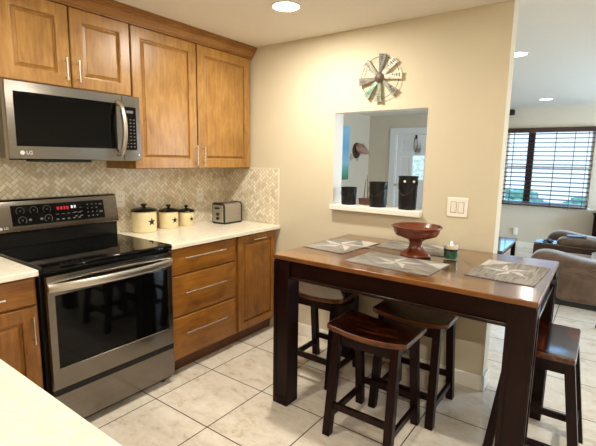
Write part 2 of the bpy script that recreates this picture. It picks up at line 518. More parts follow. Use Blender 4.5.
# ------------------------------------------------------------------ the room
struct(MB().box(XL - .12, XR + .12, YB - .12, YF + .12, -0.1, 0).build('floor', M['floor']))
struct(MB().box(XL - .12, XR + .12, YB - .12, YF + .12, CEIL, CEIL + .1).build('ceiling', M['ceiling']))
struct(MB().box(-.12, 0, YB, 0, 0, CEIL).build('wall_left', M['wall']))
PL, PR, PB, PT, WE = 1.178, 1.885, 1.092, 1.813, 2.347
w = MB()
w.box(XL, PL, 0, .13, 0, CEIL); w.box(PR, WE, 0, .13, 0, CEIL)
w.box(PL, PR, 0, .13, 0, PB); w.box(PL, PR, 0, .13, PT, CEIL)
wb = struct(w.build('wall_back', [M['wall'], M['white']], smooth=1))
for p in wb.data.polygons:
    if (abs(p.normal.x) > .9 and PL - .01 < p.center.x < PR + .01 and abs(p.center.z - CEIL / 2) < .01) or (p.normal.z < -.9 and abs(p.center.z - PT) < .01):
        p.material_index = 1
struct(MB().box(XL - .12, XL, 0, YF, 0, CEIL).build('wall_living_left', M['wall_far']))
WX0, WX1, WZ0, WZ1 = 1.385, 2.665, 0.765, 2.02
DX0, DX1, DZ = -.655, .255, 2.0
w = MB()
w.box(XL, DX0, YF, YF + .12, 0, CEIL); w.box(DX0, DX1, YF, YF + .12, DZ, CEIL)
w.box(DX1, WX0, YF, YF + .12, 0, CEIL); w.box(WX0, WX1, YF, YF + .12, 0, WZ0)
w.box(WX0, WX1, YF, YF + .12, WZ1, CEIL); w.box(WX1, XR, YF, YF + .12, 0, CEIL)
struct(w.build('wall_far', M['wall_far'], smooth=1))
SY0, SY1 = 2.0, 4.8
w = MB()
w.box(XR, XR + .12, YB, SY0, 0, CEIL); w.box(XR, XR + .12, SY1, YF, 0, CEIL); w.box(XR, XR + .12, SY0, SY1, 2.1, CEIL)
struct(w.build('wall_right', M['wall_far'], smooth=1))
struct(MB().box(-.12, XR, YB - .12, YB, 0, CEIL).build('wall_behind', M['wall']))
# baseboards
def bb(name, x0, x1, y0, y1):
    struct(MB().box(x0, x1, y0, y1, 0, .10).build(name, M['white'], bev=.006))
w = MB()
w.box(.66, WE + .014, -.014, 0, 0, .10); w.box(WE, WE + .014, 0, .144, 0, .10)
struct(w.build('baseboard_back', M['white'], bev=.005))
bb('baseboard_far', DX1 + .12, XR, YF - .014, YF)
bb('baseboard_living_left', XL, XL + .014, .13, YF)
# sill of the serving opening
struct(MB().box(PL + .001, PR - .001, -.05, .17, PB, PB + .04).build('trim_1', M['white'], bev=.006))
SILL = PB + .04

# backsplash
struct(MB().box(0, .008, -3.0, 0, .914, 1.44).build('trim_2', M['splash_y']))
struct(MB().box(.008, .645, -.008, 0, .914, 1.376).build('trim_3', M['splash_x']))
w = MB(); w.box(.645, .657, -.010, 0, .914, 1.388); w.box(.33, .645, -.010, 0, 1.376, 1.388)
struct(w.build('trim_4', M['edge_stone'], bev=.002))

# window in the far wall
wn = MB()
for a in ((WX0, WX0 + .045), (WX1 - .045, WX1)):
    wn.box(a[0], a[1], YF + .03, YF + .09, WZ0, WZ1)
wn.box(WX0, WX1, YF + .03, YF + .09, WZ0, WZ0 + .045); wn.box(WX0, WX1, YF + .03, YF + .09, WZ1 - .045, WZ1)
wn.box(WX0 + .046, 1.7245, YF + .035, YF + .085, 1.385, 1.415); wn.box(1.8255, WX1 - .046, YF + .035, YF + .085, 1.385, 1.415)
win = struct(wn.build('window_1', M['white'], bev=.003))
MB().box(1.725, 1.825, YF + .025, YF + .095, WZ0 + .046, WZ1 - .046).build('mullion', M['bronze'], win, bev=.003)
MB().box(WX0 + .02, WX1 - .02, YF + .058, YF + .062, WZ0 + .02, WZ1 - .02).build('pane', M['pane'], win)
MB().box(WX0 - .03, WX1 + .03, YF - .03, YF + .03, WZ0 - .03, WZ0).build('sill', M['white'], win, bev=.004)
# sliding patio door in the right-hand wall (unseen, added to bring cool daylight in)
wn = MB()
for a in ((SY0, SY0 + .06), (SY1 - .06, SY1), (3.36, 3.44)):
    wn.box(XR + .03, XR + .09, a[0], a[1], 0, 2.1)
wn.box(XR + .03, XR + .09, SY0, SY1, 0, .06); wn.box(XR + .03, XR + .09, SY0, SY1, 2.04, 2.1)
pd = struct(wn.build('added_patio_door', M['white'], bev=.004))
MB().box(XR + .058, XR + .062, SY0 + .03, SY1 - .03, .03, 2.07).build('pane', M['pane'], pd)

# front door
d = MB()
d.box(DX0 - .12, DX0, YF - .018, YF, 0, DZ + .12); d.box(DX1, DX1 + .12, YF - .018, YF, 0, DZ + .12)
d.box(DX0, DX1, YF - .018, YF, DZ, DZ + .12)
d.box(DX0, DX0 + .02, YF, YF + .12, 0, DZ); d.box(DX1 - .02, DX1, YF, YF + .12, 0, DZ); d.box(DX0 + .02, DX1 - .02, YF, YF + .12, DZ - .02, DZ)
dr = struct(d.build('door_1', M['door_white'], bev=.004))
def door_leaf(x0, x1, z0, z1, yf, holes):
    """flat leaf with sunk panels facing -y; holes: (x0,x1,z0,z1)"""
    xs = sorted({x0, x1} | {h[0] for h in holes} | {h[1] for h in holes})
    zs = sorted({z0, z1} | {h[2] for h in holes} | {h[3] for h in holes})
    b = MB()
    for i in range(len(xs) - 1):
        for j in range(len(zs) - 1):
            cx, cz = (xs[i] + xs[i + 1]) / 2, (zs[j] + zs[j + 1]) / 2
            if not any(h[0] < cx < h[1] and h[2] < cz < h[3] for h in holes):
                b.box(xs[i], xs[i + 1], yf, yf + .044, zs[j], zs[j + 1])
    return b
c0 = -.165
hs = []
for (a, b_) in ((DX0 + .12, -.255), (-.145, DX1 - .12)):
    hs.append((a, b_, 1.66, 1.90)); hs.append((a, b_, .16, .62))
hs += [(DX0 + .12, -.36, .74, 1.56), (-.03, DX1 - .12, .74, 1.56)]
lite = (-.30, -.055, 1.10, 1.575)
lf = door_leaf(DX0 + .022, DX1 - .022, .008, DZ - .022, YF + .03, hs + [lite]).build('leaf', M['door_white'], dr, smooth=1)
pb = MB()
for h in hs:
    i, o_ = .025, YF + .042
    pb.loft([[(h[0], o_ + .01, h[2]), (h[1], o_ + .01, h[2]), (h[1], o_ + .01, h[3]), (h[0], o_ + .01, h[3])],
             [(h[0], o_, h[2]), (h[1], o_, h[2]), (h[1], o_, h[3]), (h[0], o_, h[3])],
             [(h[0] + i, o_ - .006, h[2] + i), (h[1] - i, o_ - .006, h[2] + i), (h[1] - i, o_ - .006, h[3] - i), (h[0] + i, o_ - .006, h[3] - i)]])
pb.build('panel', M['door_white'], dr, smooth=10)
MB().box(lite[0], lite[1], YF + .045, YF + .055, lite[2], lite[3]).build('pane', M['lite'], dr)
w = MB().tube([(-.60, YF + .03, .98), (-.60, YF - .03, .98)], .012).tube([(-.60, YF - .03, .98), (-.60, YF - .075, .98)], [.03, .026], 14)
w.build('handle', M['nickel'], dr)
# over-door hook holding a loop of cord
h = MB()
h.box(-.262, -.222, YF + .020, YF + .0295, 1.90, 1.975)
h.tube([(-.242, YF + .024, 1.93), (-.242, YF + .012, 1.90), (-.242, YF + .0, 1.90), (-.242, YF + .0, 1.93)], .006, 8)
tag(h.build('door_hook', M['bronze']), 'dark hook over the top of the white front door', 'hook')
h = MB()
h.tube([(-.242 + .034 * math.sin(t), YF + .006, 1.79 - .14 * math.cos(t)) for t in [2 * PI * i / 24 for i in range(24)]], .005, 6, closed=True)
tag(h.build('hanging_loop', M['wire']), 'thin dark loop hanging on the front door from the hook', 'ornament')

# yard seen through the far window
struct(MB().box(-6, 12, YF + .13, 16, -.35, -.25).build('ground', M['lawn']))
def shrub(x, y, r, h, lab):
    b = MB()
    bmesh.ops.create_icosphere(b.bm, subdivisions=5, radius=1)
    for v in b.bm.verts:
        n_ = noise.fractal(v.co * 2.2 + Vector((x * 3, y, 0)), 0.7, 2.2, 5)
        v.co *= 1 + .28 * n_
        v.co = Vector((v.co.x * r, v.co.y * r * .8, h * .5 + v.co.z * h * .5))
    o = b.build('shrub', M['leaf'], loc=(x, y, -.25))
    return tag(o, lab, 'shrub', 'shrubs outside the far window')
shrub(1.0, 9.6, .8, 1.0, 'green shrub seen at the left side of the blinds')
shrub(2.9, 10.4, .8, .95, 'green shrub seen at the right side of the blinds')

# ------------------------------------------------------------------ cabinets
def panel_door(parent, y0, y1, z0, z1, xf, frame_m, panel_m, stile=.062, t=.02, name='door', rails=None):
    L = lambda x, i: rect_loop(y0, y1, z0, z1, x, i)
    b = MB()
    b.loft([L(xf - t, 0), L(xf - .003, 0), L(xf, .003), L(xf, stile), L(xf - .002, stile + .003), L(xf - .003, stile + .007), L(xf - .014, stile + .009), L(xf - t, stile + .009)], ring=True)
    dd = b.build(name, frame_m, parent, smooth=20)
    s = stile + .006
    p = MB()
    p.loft([L(xf - t + .002, s), L(xf - .014, s), L(xf - .014, s + .008), L(xf - .005, s + .022), L(xf - .001, s + .024)])
    p.build('panel', panel_m, dd, smooth=12)
    return dd
def slab(parent, name, y0, y1, z0, z1, xf, mat, t=.02):
    b = MB()
    L = lambda x, i: rect_loop(y0, y1, z0, z1, x, i)
    b.loft([L(xf - t, 0), L(xf - .006, 0), L(xf - .001, .005), L(xf, .009)])
    return b.build(name, mat, parent, smooth=20)
def pull(parent, p0, p1, xf):
    """bar pull between two points (y,z) on the face xf"""
    b = MB()
    a, c = Vector((xf + .03, p0[0], p0[1])), Vector((xf + .03, p1[0], p1[1]))
    b.cyl(a, c, .0052, n=12)
    for f in (.14, .86):
        q = a.lerp(c, f)
        b.cyl((xf - .001, q.y, q.z), (xf + .032, q.y, q.z), .0045, n=10)
    return b.build('handle', M['nickel'], parent)

# tall wall cabinet, right of the microwave
UZ0, UZ1 = 1.385, 2.29
c = thing('wall_cabinet', 'tall double door maple wall cabinet in the corner above the canisters', 'cabinet', (0, 0, 0))
MB().box(.009, .320, -1.142, -.001, UZ0, UZ1).build('body', M['maple_v'], c, bev=.001)
d1 = panel_door(c, -1.138, -.613, UZ0 + .004, UZ1 - .004, .355, M['maple_v'], M['maple_v'])
d2 = panel_door(c, -.602, -.028, UZ0 + .004, UZ1 - .004, .355, M['maple_v'], M['maple_v'])
pull(d1, (-.636, 1.405), (-.636, 1.555), .355); pull(d2, (-.562, 1.405), (-.562, 1.555), .355)
# cabinet over the microwave
c = thing('wall_cabinet', 'short double door maple wall cabinet above the microwave', 'cabinet', (0, 0, 0))
MB().box(.009, .320, -1.885, -1.144, 1.846, UZ1).build('body', M['maple_v'], c, bev=.001)
d1 = panel_door(c, -1.880, -1.526, 1.850, UZ1 - .004, .355, M['maple_v'], M['maple_v'])
d2 = panel_door(c, -1.517, -1.150, 1.850, UZ1 - .004, .355, M['maple_v'], M['maple_v'])
pull(d1, (-1.556, 1.880), (-1.556, 2.005), .355); pull(d2, (-1.488, 1.880), (-1.488, 2.000), .355)
# crown moulding along both
prof = [(.010, 2.291), (.354, 2.291), (.354, 2.301), (.363, 2.302), (.363, 2.309), (.368, 2.318), (.377, 2.331), (.386, 2.338), (.386, 2.346), (.395, 2.348), (.395, 2.359), (.404, 2.362), (.404, 2.3795), (.010, 2.3795)]
struct(MB().prism(prof, 1, -1.90, -.0005).build('trim_5', M['maple_trim'], smooth=25))

# base cabinet with three drawers
XF = .655
c = thing('base_cabinet', 'maple base cabinet with three wide drawers right of the stove', 'cabinet', (0, 0, 0))
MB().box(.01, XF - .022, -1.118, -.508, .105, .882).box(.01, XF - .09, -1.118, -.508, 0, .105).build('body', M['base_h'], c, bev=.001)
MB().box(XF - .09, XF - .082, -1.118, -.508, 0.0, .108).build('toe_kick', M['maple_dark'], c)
for z0, z1, hz in ((.700, .874, .812), (.414, .692, .575), (.118, .406, .294)):
    dd = slab(c, 'drawer', -1.112, -.522, z0, z1, XF, M['base_h'])
    pull(dd, (-1.022, hz), (-.648, hz), XF)
# pull-out cabinet
c = thing('base_cabinet', 'narrow maple base cabinet with one panelled pull-out door by the wall', 'cabinet', (0, 0, 0))
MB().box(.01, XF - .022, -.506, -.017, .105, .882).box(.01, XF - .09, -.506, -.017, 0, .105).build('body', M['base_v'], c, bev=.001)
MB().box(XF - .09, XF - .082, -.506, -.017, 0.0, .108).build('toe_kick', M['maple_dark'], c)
dd = panel_door(c, -.488, -.040, .118, .874, XF, M['base_v'], M['base_v'], stile=.05)
pull(dd, (-.350, .838), (-.200, .838), XF)
# left base cabinet
c = thing('base_cabinet', 'maple base cabinet with a drawer over a door left of the stove', 'cabinet', (0, 0, 0))
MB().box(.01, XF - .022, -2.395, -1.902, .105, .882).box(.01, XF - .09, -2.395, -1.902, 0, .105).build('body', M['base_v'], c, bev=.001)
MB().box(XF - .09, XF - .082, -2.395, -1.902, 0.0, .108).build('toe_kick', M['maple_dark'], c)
dd = slab(c, 'drawer', -2.385, -1.912, .738, .874, XF, M['base_h'])
pull(dd, (-2.26, .800), (-2.055, .800), XF)
dd = panel_door(c, -2.385, -1.912, .118, .728, XF, M['base_v'], M['base_v'])
pull(dd, (-1.942, .545), (-1.942, .690), XF)
# cabinet under the peninsula counter
c = thing('peninsula_cabinet', 'maple peninsula cabinet under the white counter in the near corner', 'cabinet', (0, 0, 0))
MB().box(.68, 2.25, -2.96, -2.42, .105, .882).box(.68, 2.25, -2.96, -2.50, 0, .105).build('body', M['base_v'], c, bev=.001)
for i in range(3):
    x0 = .70 + i * .515
    b = MB(); b.prism([(x0, .118), (x0 + .505, .118), (x0 + .505, .874), (x0, .874)], 1, -2.418, -2.398)
    b.build('door', M['base_v'], c, bev=.003)

# countertops
struct_ct = MB().box(.0085, .680, -1.122, -.0105, .8835, .914).build('countertop', M['quartz'], bev=.004)
tag(struct_ct, 'white quartz countertop right of the stove with canisters on it', 'countertop')
poly = [(.0085, -1.902), (.680, -1.902), (.680, -2.375), (2.33, -2.375), (2.33, -3.0), (.0085, -3.0)]
b = MB().prism(poly, 2, .8835, .914)
tag(b.build('countertop', M['quartz'], bev=.004), 'L-shaped white quartz countertop in the near left corner', 'countertop')

# ------------------------------------------------------------------ microwave
c = thing('microwave', 'stainless over-the-range microwave with black glass door', 'microwave', (0, 0, 0))
MB().box(.012, .352, -1.884, -1.120, 1.452, 1.844).build('body', M['steel_dark'], c, bev=.003)
fr = MB()
L = lambda y0, y1, z0, z1, x: [(x, y0, z0), (x, y1, z0), (x, y1, z1), (x, y0, z1)]
fr.loft([L(-1.884, -1.245, 1.440, 1.843, .353), L(-1.884, -1.245, 1.440, 1.843, .388), L(-1.880, -1.246, 1.446, 1.838, .396),
         L(-1.846, -1.284, 1.512, 1.788, .398), L(-1.842, -1.288, 1.516, 1.784, .390), L(-1.842, -1.288, 1.516, 1.784, .353)], ring=True)
md = fr.build('door', M['steel'], c, smooth=20)
MB().box(.355, .392, -1.8425, -1.2875, 1.5155, 1.7845).build('window', M['black_glass'], md)
hb = MB()
pts = []
for i in range(17):
    t = i / 16
    pts.append((.402 + .062 * math.sin(PI * t) ** .55, -1.272, 1.478 + .318 * t))
hb.tube(pts, .015, 12, flat=1.0)
hb.build('handle', M['pull_steel'], md)
fr = MB()
fr.loft([L(-1.2435, -1.120, 1.440, 1.843, .353), L(-1.2435, -1.120, 1.440, 1.843, .388), L(-1.2425, -1.124, 1.446, 1.838, .396),
         L(-1.236, -1.150, 1.505, 1.776, .397)])
cp = fr.build('control_panel', M['steel'], c, smooth=20)
MB().box(.390, .3985, -1.234, -1.152, 1.508, 1.773).build('keypad', M['black_glass'], cp)
kb = MB()
for r in range(9):
    for q in range(3):
        y = -1.222 + q * .024; z = 1.525 + r * .021
        kb.box(.3984, .3988, y, y + .011, z, z + .006)
kb.box(.3984, .3988, -1.219, -1.172, 1.735, 1.752)
kb.build('key_markings', M['mark_dim'], cp)
lg = MB()
lg.cyl((.396, -1.822, 1.478), (.3985, -1.822, 1.478), .011, n=24)
lg.build('logo_disc', M['mark'], md)
text('logo_letters', 'LG', .026, M['mark'], md, (.398, -1.788, 1.478), FACE_X)
lg = MB()
lg.cyl((.396, -1.138, 1.478), (.3985, -1.138, 1.478), .006, n=16)
lg.build('button', M['mark'], cp)
MB().box(.12, .37, -1.70, -1.44, 1.428, 1.4515).build('vent', M['black_matte'], c, bev=.004)

# ------------------------------------------------------------------ range
c = thing('stove', 'stainless electric range with black glass top between the maple base cabinets', 'stove', (0, 0, 0))
RY0, RY1 = -1.896, -1.130
MB().box(.03, .655, RY0, RY1, .02, .895).build('body', M['black'], c, bev=.003)
ct = MB(); ct.box(.075, .700, RY0 - .001, RY1 + .001, .8955, .926)
ctop = ct.build('cooktop', M['black_glass'], c, bev=.010, seg=3)
# backguard: leaning steel face, black riser below
bgp = [(.012, .926), (.100, .926), (.104, 1.010), (.112, 1.014), (.098, 1.020), (.074, 1.196), (.062, 1.206), (.012, 1.206)]
rb = MB(); rb.prism([(.012, .926), (.096, .926), (.096, 1.016), (.012, 1.016)], 1, RY0 + .006, RY1 - .006)
rb.build('riser', M['black'], c, bev=.003)
g = MB(); g.prism([(.012, 1.0165), (.112, 1.0165), (.113, 1.024), (.082, 1.196), (.070, 1.207), (.012, 1.207)], 1, RY0, RY1)
bgd = g.build('backguard', M['steel_mid'], c, bev=.004, smooth=25)
def bgx(z): return .113 - (z - 1.024) * (.031 / .172)
def bg_quad(b, y0, y1, z0, z1, lift, mi=0):
    b.loft([[(bgx(z0) - .004, y0, z0), (bgx(z0) - .004, y1, z0), (bgx(z1) - .004, y1, z1), (bgx(z1) - .004, y0, z1)],
            [(bgx(z0) + lift, y0, z0), (bgx(z0) + lift, y1, z0), (bgx(z1) + lift, y1, z1), (bgx(z1) + lift, y0, z1)]], mi)
b = MB(); bg_quad(b, -1.790, -1.228, 1.052, 1.172, .0015)
b.build('control_panel', M['black_glass'], bgd)
b = MB()
def bg_ring(y, z, r):
    n = 28
    f = lambda q, t, l: (bgx(z + q * math.sin(t)) + l, y + q * math.cos(t), z + q * math.sin(t))
    ts = [math.radians(-50) + math.radians(280) * i / n for i in range(n + 1)]
    for i in range(n):
        b.face([b.bm.verts.new(f(r, ts[i], .002)), b.bm.verts.new(f(r, ts[i + 1], .002)), b.bm.verts.new(f(r - .0025, ts[i + 1], .002)), b.bm.verts.new(f(r - .0025, ts[i], .002))])
for (y, z) in ((-1.742, 1.138), (-1.668, 1.138), (-1.594, 1.138), (-1.735, 1.083), (-1.590, 1.083)):
    b = MB()
    bg_ring(y, z, .023)
    bg_quad(b, y - .004, y + .004, z - .003, z + .003, .002)
    b.build('dial', M['mark_dim'], bgd)
b = MB()
for (y, z) in ((-1.694, 1.083), (-1.63, 1.083)):
    bg_quad(b, y - .008, y + .008, z - .006, z + .006, .002)
for r in range(4):
    for q in range(3):
        bg_quad(b, -1.345 + q * .030, -1.335 + q * .030, 1.070 + r * .025, 1.077 + r * .025, .002)
for r in range(3):
    for q in range(2):
        bg_quad(b, -1.43 + q * .034, -1.412 + q * .034, 1.078 + r * .026, 1.083 + r * .026, .002)
for q in range(5):
    bg_quad(b, -1.545 + q * .034, -1.525 + q * .034, 1.100, 1.104, .002)
    bg_quad(b, -1.545 + q * .034, -1.530 + q * .034, 1.066, 1.074, .002)
for z in (1.14, 1.09):
    bg_quad(b, -1.262, -1.240, z, z + .012, .002)
b.build('key_markings', M['mark_dim'], bgd)
b = MB()
for q in range(4):
    bg_quad(b, -1.535 + q * .020, -1.522 + q * .020, 1.128, 1.148, .002)
b.build('display_digits', M['led_red'], bgd)
b = MB()
for q in range(2):
    bg_quad(b, -1.448 + q * .019, -1.436 + q * .019, 1.132, 1.150, .002)
b.build('clock_digits', M['led_white'], bgd)
b = MB(); b.cyl((bgx(1.045) - .002, -1.852, 1.045), (bgx(1.045) + .002, -1.852, 1.045), .008, n=20)
b.build('logo_disc', M['mark'], bgd)
text('logo_letters', 'LG', .020, M['mark'], bgd, (bgx(1.045) + .001, -1.826, 1.045), FACE_X)
MB().box(.6555, .6905, RY0 + .014, RY1 - .005, .2362, .2678).build('seam', M['black'], c)
# oven door with window and bowed handle, drawer below
DY0, DY1 = RY0 + .013, RY1 - .004
fr = MB()
fr.loft([L(DY0, DY1, .268, .878, .657), L(DY0, DY1, .268, .878, .690), L(DY0 + .005, DY1 - .005, .273, .873, .697),
         L(DY0 + .038, DY1 - .034, .378, .772, .698), L(DY0 + .041, DY1 - .037, .382, .768, .692), L(DY0 + .041, DY1 - .037, .382, .768, .657)], ring=True)
od = fr.build('oven_door', M['steel_mid'], c, smooth=20)
MB().box(.660, .6935, DY0 + .0405, DY1 - .0365, .3815, .7685).build('window', M['black_glass'], od)
b = MB()
for i in range(3):
    b.box(.690, .6985, DY0 + .11, DY1 - .11, .846 + i * .008, .849 + i * .008)
b.build('vent', M['black_matte'], od)
pts = []
for i in range(25):
    t = i / 24
    pts.append((.702 + .050 * math.sin(PI * t) ** .6, DY0 + .006 + t * (DY1 - DY0 - .012)))
hb = MB()
hb.loft([[(x + a * .011, y, .818 + b_ * .021) for a, b_ in ((-1, -.8), (-.4, -1), (.5, -1), (1, -.5), (1, .5), (.5, 1), (-.4, 1), (-1, .8))] for x, y in pts])
hb.build('handle', M['pull_steel'], od)
dw = MB()
dw.loft([L(DY0, DY1, .052, .236, .657), L(DY0, DY1, .052, .236, .6925), L(DY0 + .001, DY1 - .001, .053, .2355, .693)])
dw.build('drawer', M['steel_mid'], c, smooth=20)
for (x, y) in ((.08, RY0 + .05), (.08, RY1 - .05), (.62, RY0 + .05), (.62, RY1 - .05)):
    MB().cyl((x, y, 0), (x, y, .021), .018).build('foot', M['black_matte'], c)

# ------------------------------------------------------------------ things on the right counter
CT = .914
def star_on_cylinder(r, R, z, az):
    b = MB()
    n = 10
    P = [(R if i % 2 == 0 else R * .42, PI / 2 + i * PI / 5) for i in range(n)]
    def at(u, v, l):
        a = az + u / r
        return ((r + l) * math.cos(a), (r + l) * math.sin(a), z + v)
    ctr = b.bm.verts.new(at(0, 0, .0022))
    rim = [b.bm.verts.new(at(q * math.cos(t), q * math.sin(t), .0016)) for q, t in P]
    und = [b.bm.verts.new(at(q * math.cos(t), q * math.sin(t), -.003)) for q, t in P]
    for i in range(n):
        b.face([ctr, rim[i], rim[(i + 1) % n]])
        b.face([rim[i], und[i], und[(i + 1) % n], rim[(i + 1) % n]])
    return b
def canister(x, y, r, h, lab):
    t = thing('canister', lab, 'canister', (x, y, CT), 0, 'cream star canisters on the counter')
    MB().lathe([(r * .93, 0), (r, .006), (r, h - .012), (r * .985, h - .004), (r * .95, h)], 48).build('body', M['cream'], t)
    ld = MB().lathe([(r * .93, h), (r * 1.04, h + .001), (r * 1.05, h + .009), (r * .98, h + .016), (r * .5, h + .026), (r * .18, h + .030)], 48).build('lid', M['black'], t)
    MB().lathe([(r * .16, h + .029), (r * .13, h + .036), (r * .26, h + .044), (r * .27, h + .052), (r * .12, h + .057)], 24).build('knob', M['black'], ld)
    star_on_cylinder(r, r * .36, h * .52, math.radians(2)).build('star', M['star_black'], t, smooth=60)
canister(.108, -.925, .088, .154, 'largest cream canister with black lid and star, nearest the stove')
canister(.100, -.700, .073, .130, 'middle sized cream canister with black lid and star, between the other two')
canister(.098, -.525, .064, .112, 'smallest cream canister with black lid and star, nearest the toaster')
# toaster
t = thing('toaster', 'steel and black two-slice toaster in the corner of the white counter', 'toaster', (.240, -.200, CT))
def rbox(x0, x1, y0, y1, z0, z1, r, n=5):
    """box with rounded upper long edges, extruded along y"""
    p = [(x0, z0), (x1, z0)]
    for i in range(n + 1):
        a = PI / 2 * i / n
        p.append((x1 - r + r * math.cos(a), z1 - r + r * math.sin(a)))
    for i in range(n + 1):
        a = PI / 2 + PI / 2 * i / n
        p.append((x0 + r + r * math.cos(a), z1 - r + r * math.sin(a)))
    return MB().prism(p, 1, y0, y1)
rbox(-.071, .071, -.092, .100, .014, .174, .03).build('body', M['toaster_steel'], t, smooth=25)
rbox(-.074, .074, -.106, -.092, .008, .180, .034).build('end_cap', M['black_matte'], t, bev=.002, smooth=25)
rbox(-.074, .074, .100, .112, .008, .180, .034).build('end_cap', M['black_matte'], t, bev=.002, smooth=25)
MB().box(-.074, .074, -.098, .104, 0, .015).build('base', M['black_matte'], t, bev=.003)
MB().box(-.064, .064, -.111, -.1055, .016, .160).build('front_plate', M['chrome'], t, bev=.003)
MB().box(-.020, .028, -.128, -.1105, .128, .142).build('lever', M['black_matte'], t, bev=.003)
for z in (.048, .084):
    MB().cyl((.006, -.1105, z), (.006, -.124, z), .014, .012).build('knob', M['black_matte'], t)
sl = MB()
for x in (-.030, .030):
    sl.box(x - .012, x + .012, -.075, .085, .172, .1748)
sl.build('bread_slot', M['slot'], t)
# outlets
def outlet(name, lab, at, cat='outlet', face='x'):
    t = thing(name, lab, cat, at, 0 if face == 'x' else -PI / 2)
    MB().box(0, .006, -.037, .037, -.059, .059).build('plate', M['plastic_white'], t, bev=.002)
    for z in (-.022, .022):
        s = MB().box(.005, .0085, -.016, .016, z - .014, z + .014).build('socket', M['plastic_white'], t, bev=.003)
        q = MB()
        q.box(.0084, .0088, -.009, -.006, z - .002, z + .008); q.box(.0084, .0088, .006, .009, z - .002, z + .008)
        q.build('slot', M['slot'], s)
    return t
outlet('outlet', 'white outlet on the herringbone tile behind the largest canister', (.0085, -1.052, 1.157))
outlet('outlet', 'white outlet on the herringbone tile above the smallest canister', (.0085, -.303, 1.147))

# ------------------------------------------------------------------ back wall: switch, windmill, things on the sill
t = thing('light_switch', 'white double rocker light switch plate on the beige wall', 'light switch', (2.114, 0, 1.178))
MB().box(-.064, .064, -.006, 0, -.062, .062).build('plate', M['plastic_white'], t, bev=.003)
MB().box(-.0415, -.0045, -.0064, -.0055, -.036, .036).box(.0045, .0415, -.0064, -.0055, -.036, .036).build('rocker_gap', M['gap'], t)
for x in (-.023, .023):
    w = MB(); w.loft([[(x - .016, -.004, -.033), (x + .016, -.004, -.033), (x + .016, -.004, .033), (x - .016, -.004, .033)],
                      [(x - .016, -.007, -.033), (x + .016, -.007, -.033), (x + .016, -.0115, .033), (x - .016, -.0115, .033)]])
    w.build('rocker', M['plastic_white'], t, bev=.001)
t = thing('windmill_decoration', 'round metal windmill wall decoration of eight painted blades above the opening', 'wall decoration', (1.543, 0, 2.026))
MB().lathe([(.034, 0), (.034, .004), (.027, .010), (.022, .011), (.020, .016), (.010, .020), (.004, .021)], 28).build('hub', M['rust'], t)
t.children[0].rotation_euler = (PI / 2, 0, 0); t.children[0].location = (0, -.026, 0)
MB().cyl((0, 0, 0), (0, -.03, 0), .010).build('wall_peg', M['rust'], t)
w = MB()
for i in range(3):
    pass
w.tube([(.140 * math.cos(a), -.022, .140 * math.sin(a)) for a in [2 * PI * i / 48 for i in range(48)]], .0022, 6, closed=True)
w.build('ring', M['wire'], t)
BC = [rgb(120, 122, 118), rgb(222, 220, 208), rgb(226, 218, 198), rgb(150, 150, 138), rgb(150, 158, 138), rgb(140, 172, 152), rgb(112, 100, 88), rgb(150, 146, 134)]
for i, ang in enumerate((84, 46, 3, -42, -92, 229, 186, 135)):
    a = math.radians(ang)
    er, et = Vector((math.cos(a), 0, math.sin(a))), Vector((-math.sin(a), 0, math.cos(a)))
    lo = []
    for q, hw in ((.034, .010), (.158, .0275)):
        for sgn in (1, -1):
            lo.append((er * q + et * (hw * sgn), sgn))
    pts = [lo[0], lo[2], lo[3], lo[1]]
    b = MB()
    b.loft([[tuple(p + Vector((0, -.022 - .003 * s_, 0))) for p, s_ in pts], [tuple(p + Vector((0, -.026 - .003 * s_, 0))) for p, s_ in pts]])
    bl = b.build('blade', blade_mat(i, BC[i]), t)
    b = MB()
    rnd = random.Random(i)
    q = .072
    while q < .150:
        wd_ = rnd.choice((.008, .010, .007)); hgt = rnd.choice((.020, .028, .017))
        f = rnd.uniform(-.003, .003)
        cpt = er * q + et * f
        cs = [cpt + er * (wd_ * sx) + et * (hgt * sy) for sx, sy in ((-.4, -.5), (.4, -.5), (.4, .5), (-.4, .5))]
        def yy(p): return -.0268 - .003 * (p.dot(et) / (.010 + .0165 * (p.length - .034) / .124))
        b.face([b.bm.verts.new((p.x, yy(p), p.z)) for p in cs])
        q += wd_ + .004
    b.build('lettering', M['ink'], bl)
# lanterns on the sill
def pail(x, r, h, lab, dots=False):
    t = thing('tin_pail', lab, 'pail', (x, .055, SILL), 0, 'black tin pails on the sill')
    MB().lathe([(r * .90, 0), (r * .91, .003), (r, h - .004), (r * 1.05, h - .003), (r * 1.05, h + .003), (r * .97, h + .003), (r * .88, .01), (r * .2, .008)], 36).build('body', M['black_paint'], t)
    b = MB()
    b.tube([(r * 1.03 * math.cos(a), -r * .45 * 0 - abs(math.sin(a)) * r * 1.06, h * .80 - h * .36 * math.sin(a) ** 2) for a in [PI * i / 20 for i in range(21)]], .0016, 6)
    b.build('handle', M['wire'], t)
    for s_ in (-1, 1):
        MB().box(s_ * r * .98 - .004, s_ * r * .98 + .004, -.008, .008, h * .74, h * .88).build('ear', M['black_paint'], t)
    if dots:  # white discs stand in for daylight showing through pierced holes
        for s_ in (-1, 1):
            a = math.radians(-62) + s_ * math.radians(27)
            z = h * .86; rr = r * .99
            MB().cyl((rr * math.cos(a) * .97, rr * math.sin(a) * .97, z), ((rr + .004) * math.cos(a), (rr + .004) * math.sin(a), z), .0085, n=14).build('daylight_dot', M['plastic_white'], t)
pail(1.290, .060, .128, 'smallest black tin pail at the left end of the white sill')
pail(1.532, .066, .178, 'middle sized black tin pail in the centre of the white sill')
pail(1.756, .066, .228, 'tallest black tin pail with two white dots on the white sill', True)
t = thing('planter_box', 'small brown planter box with dry stems behind the middle black pail', 'planter', (1.418, .115, SILL))
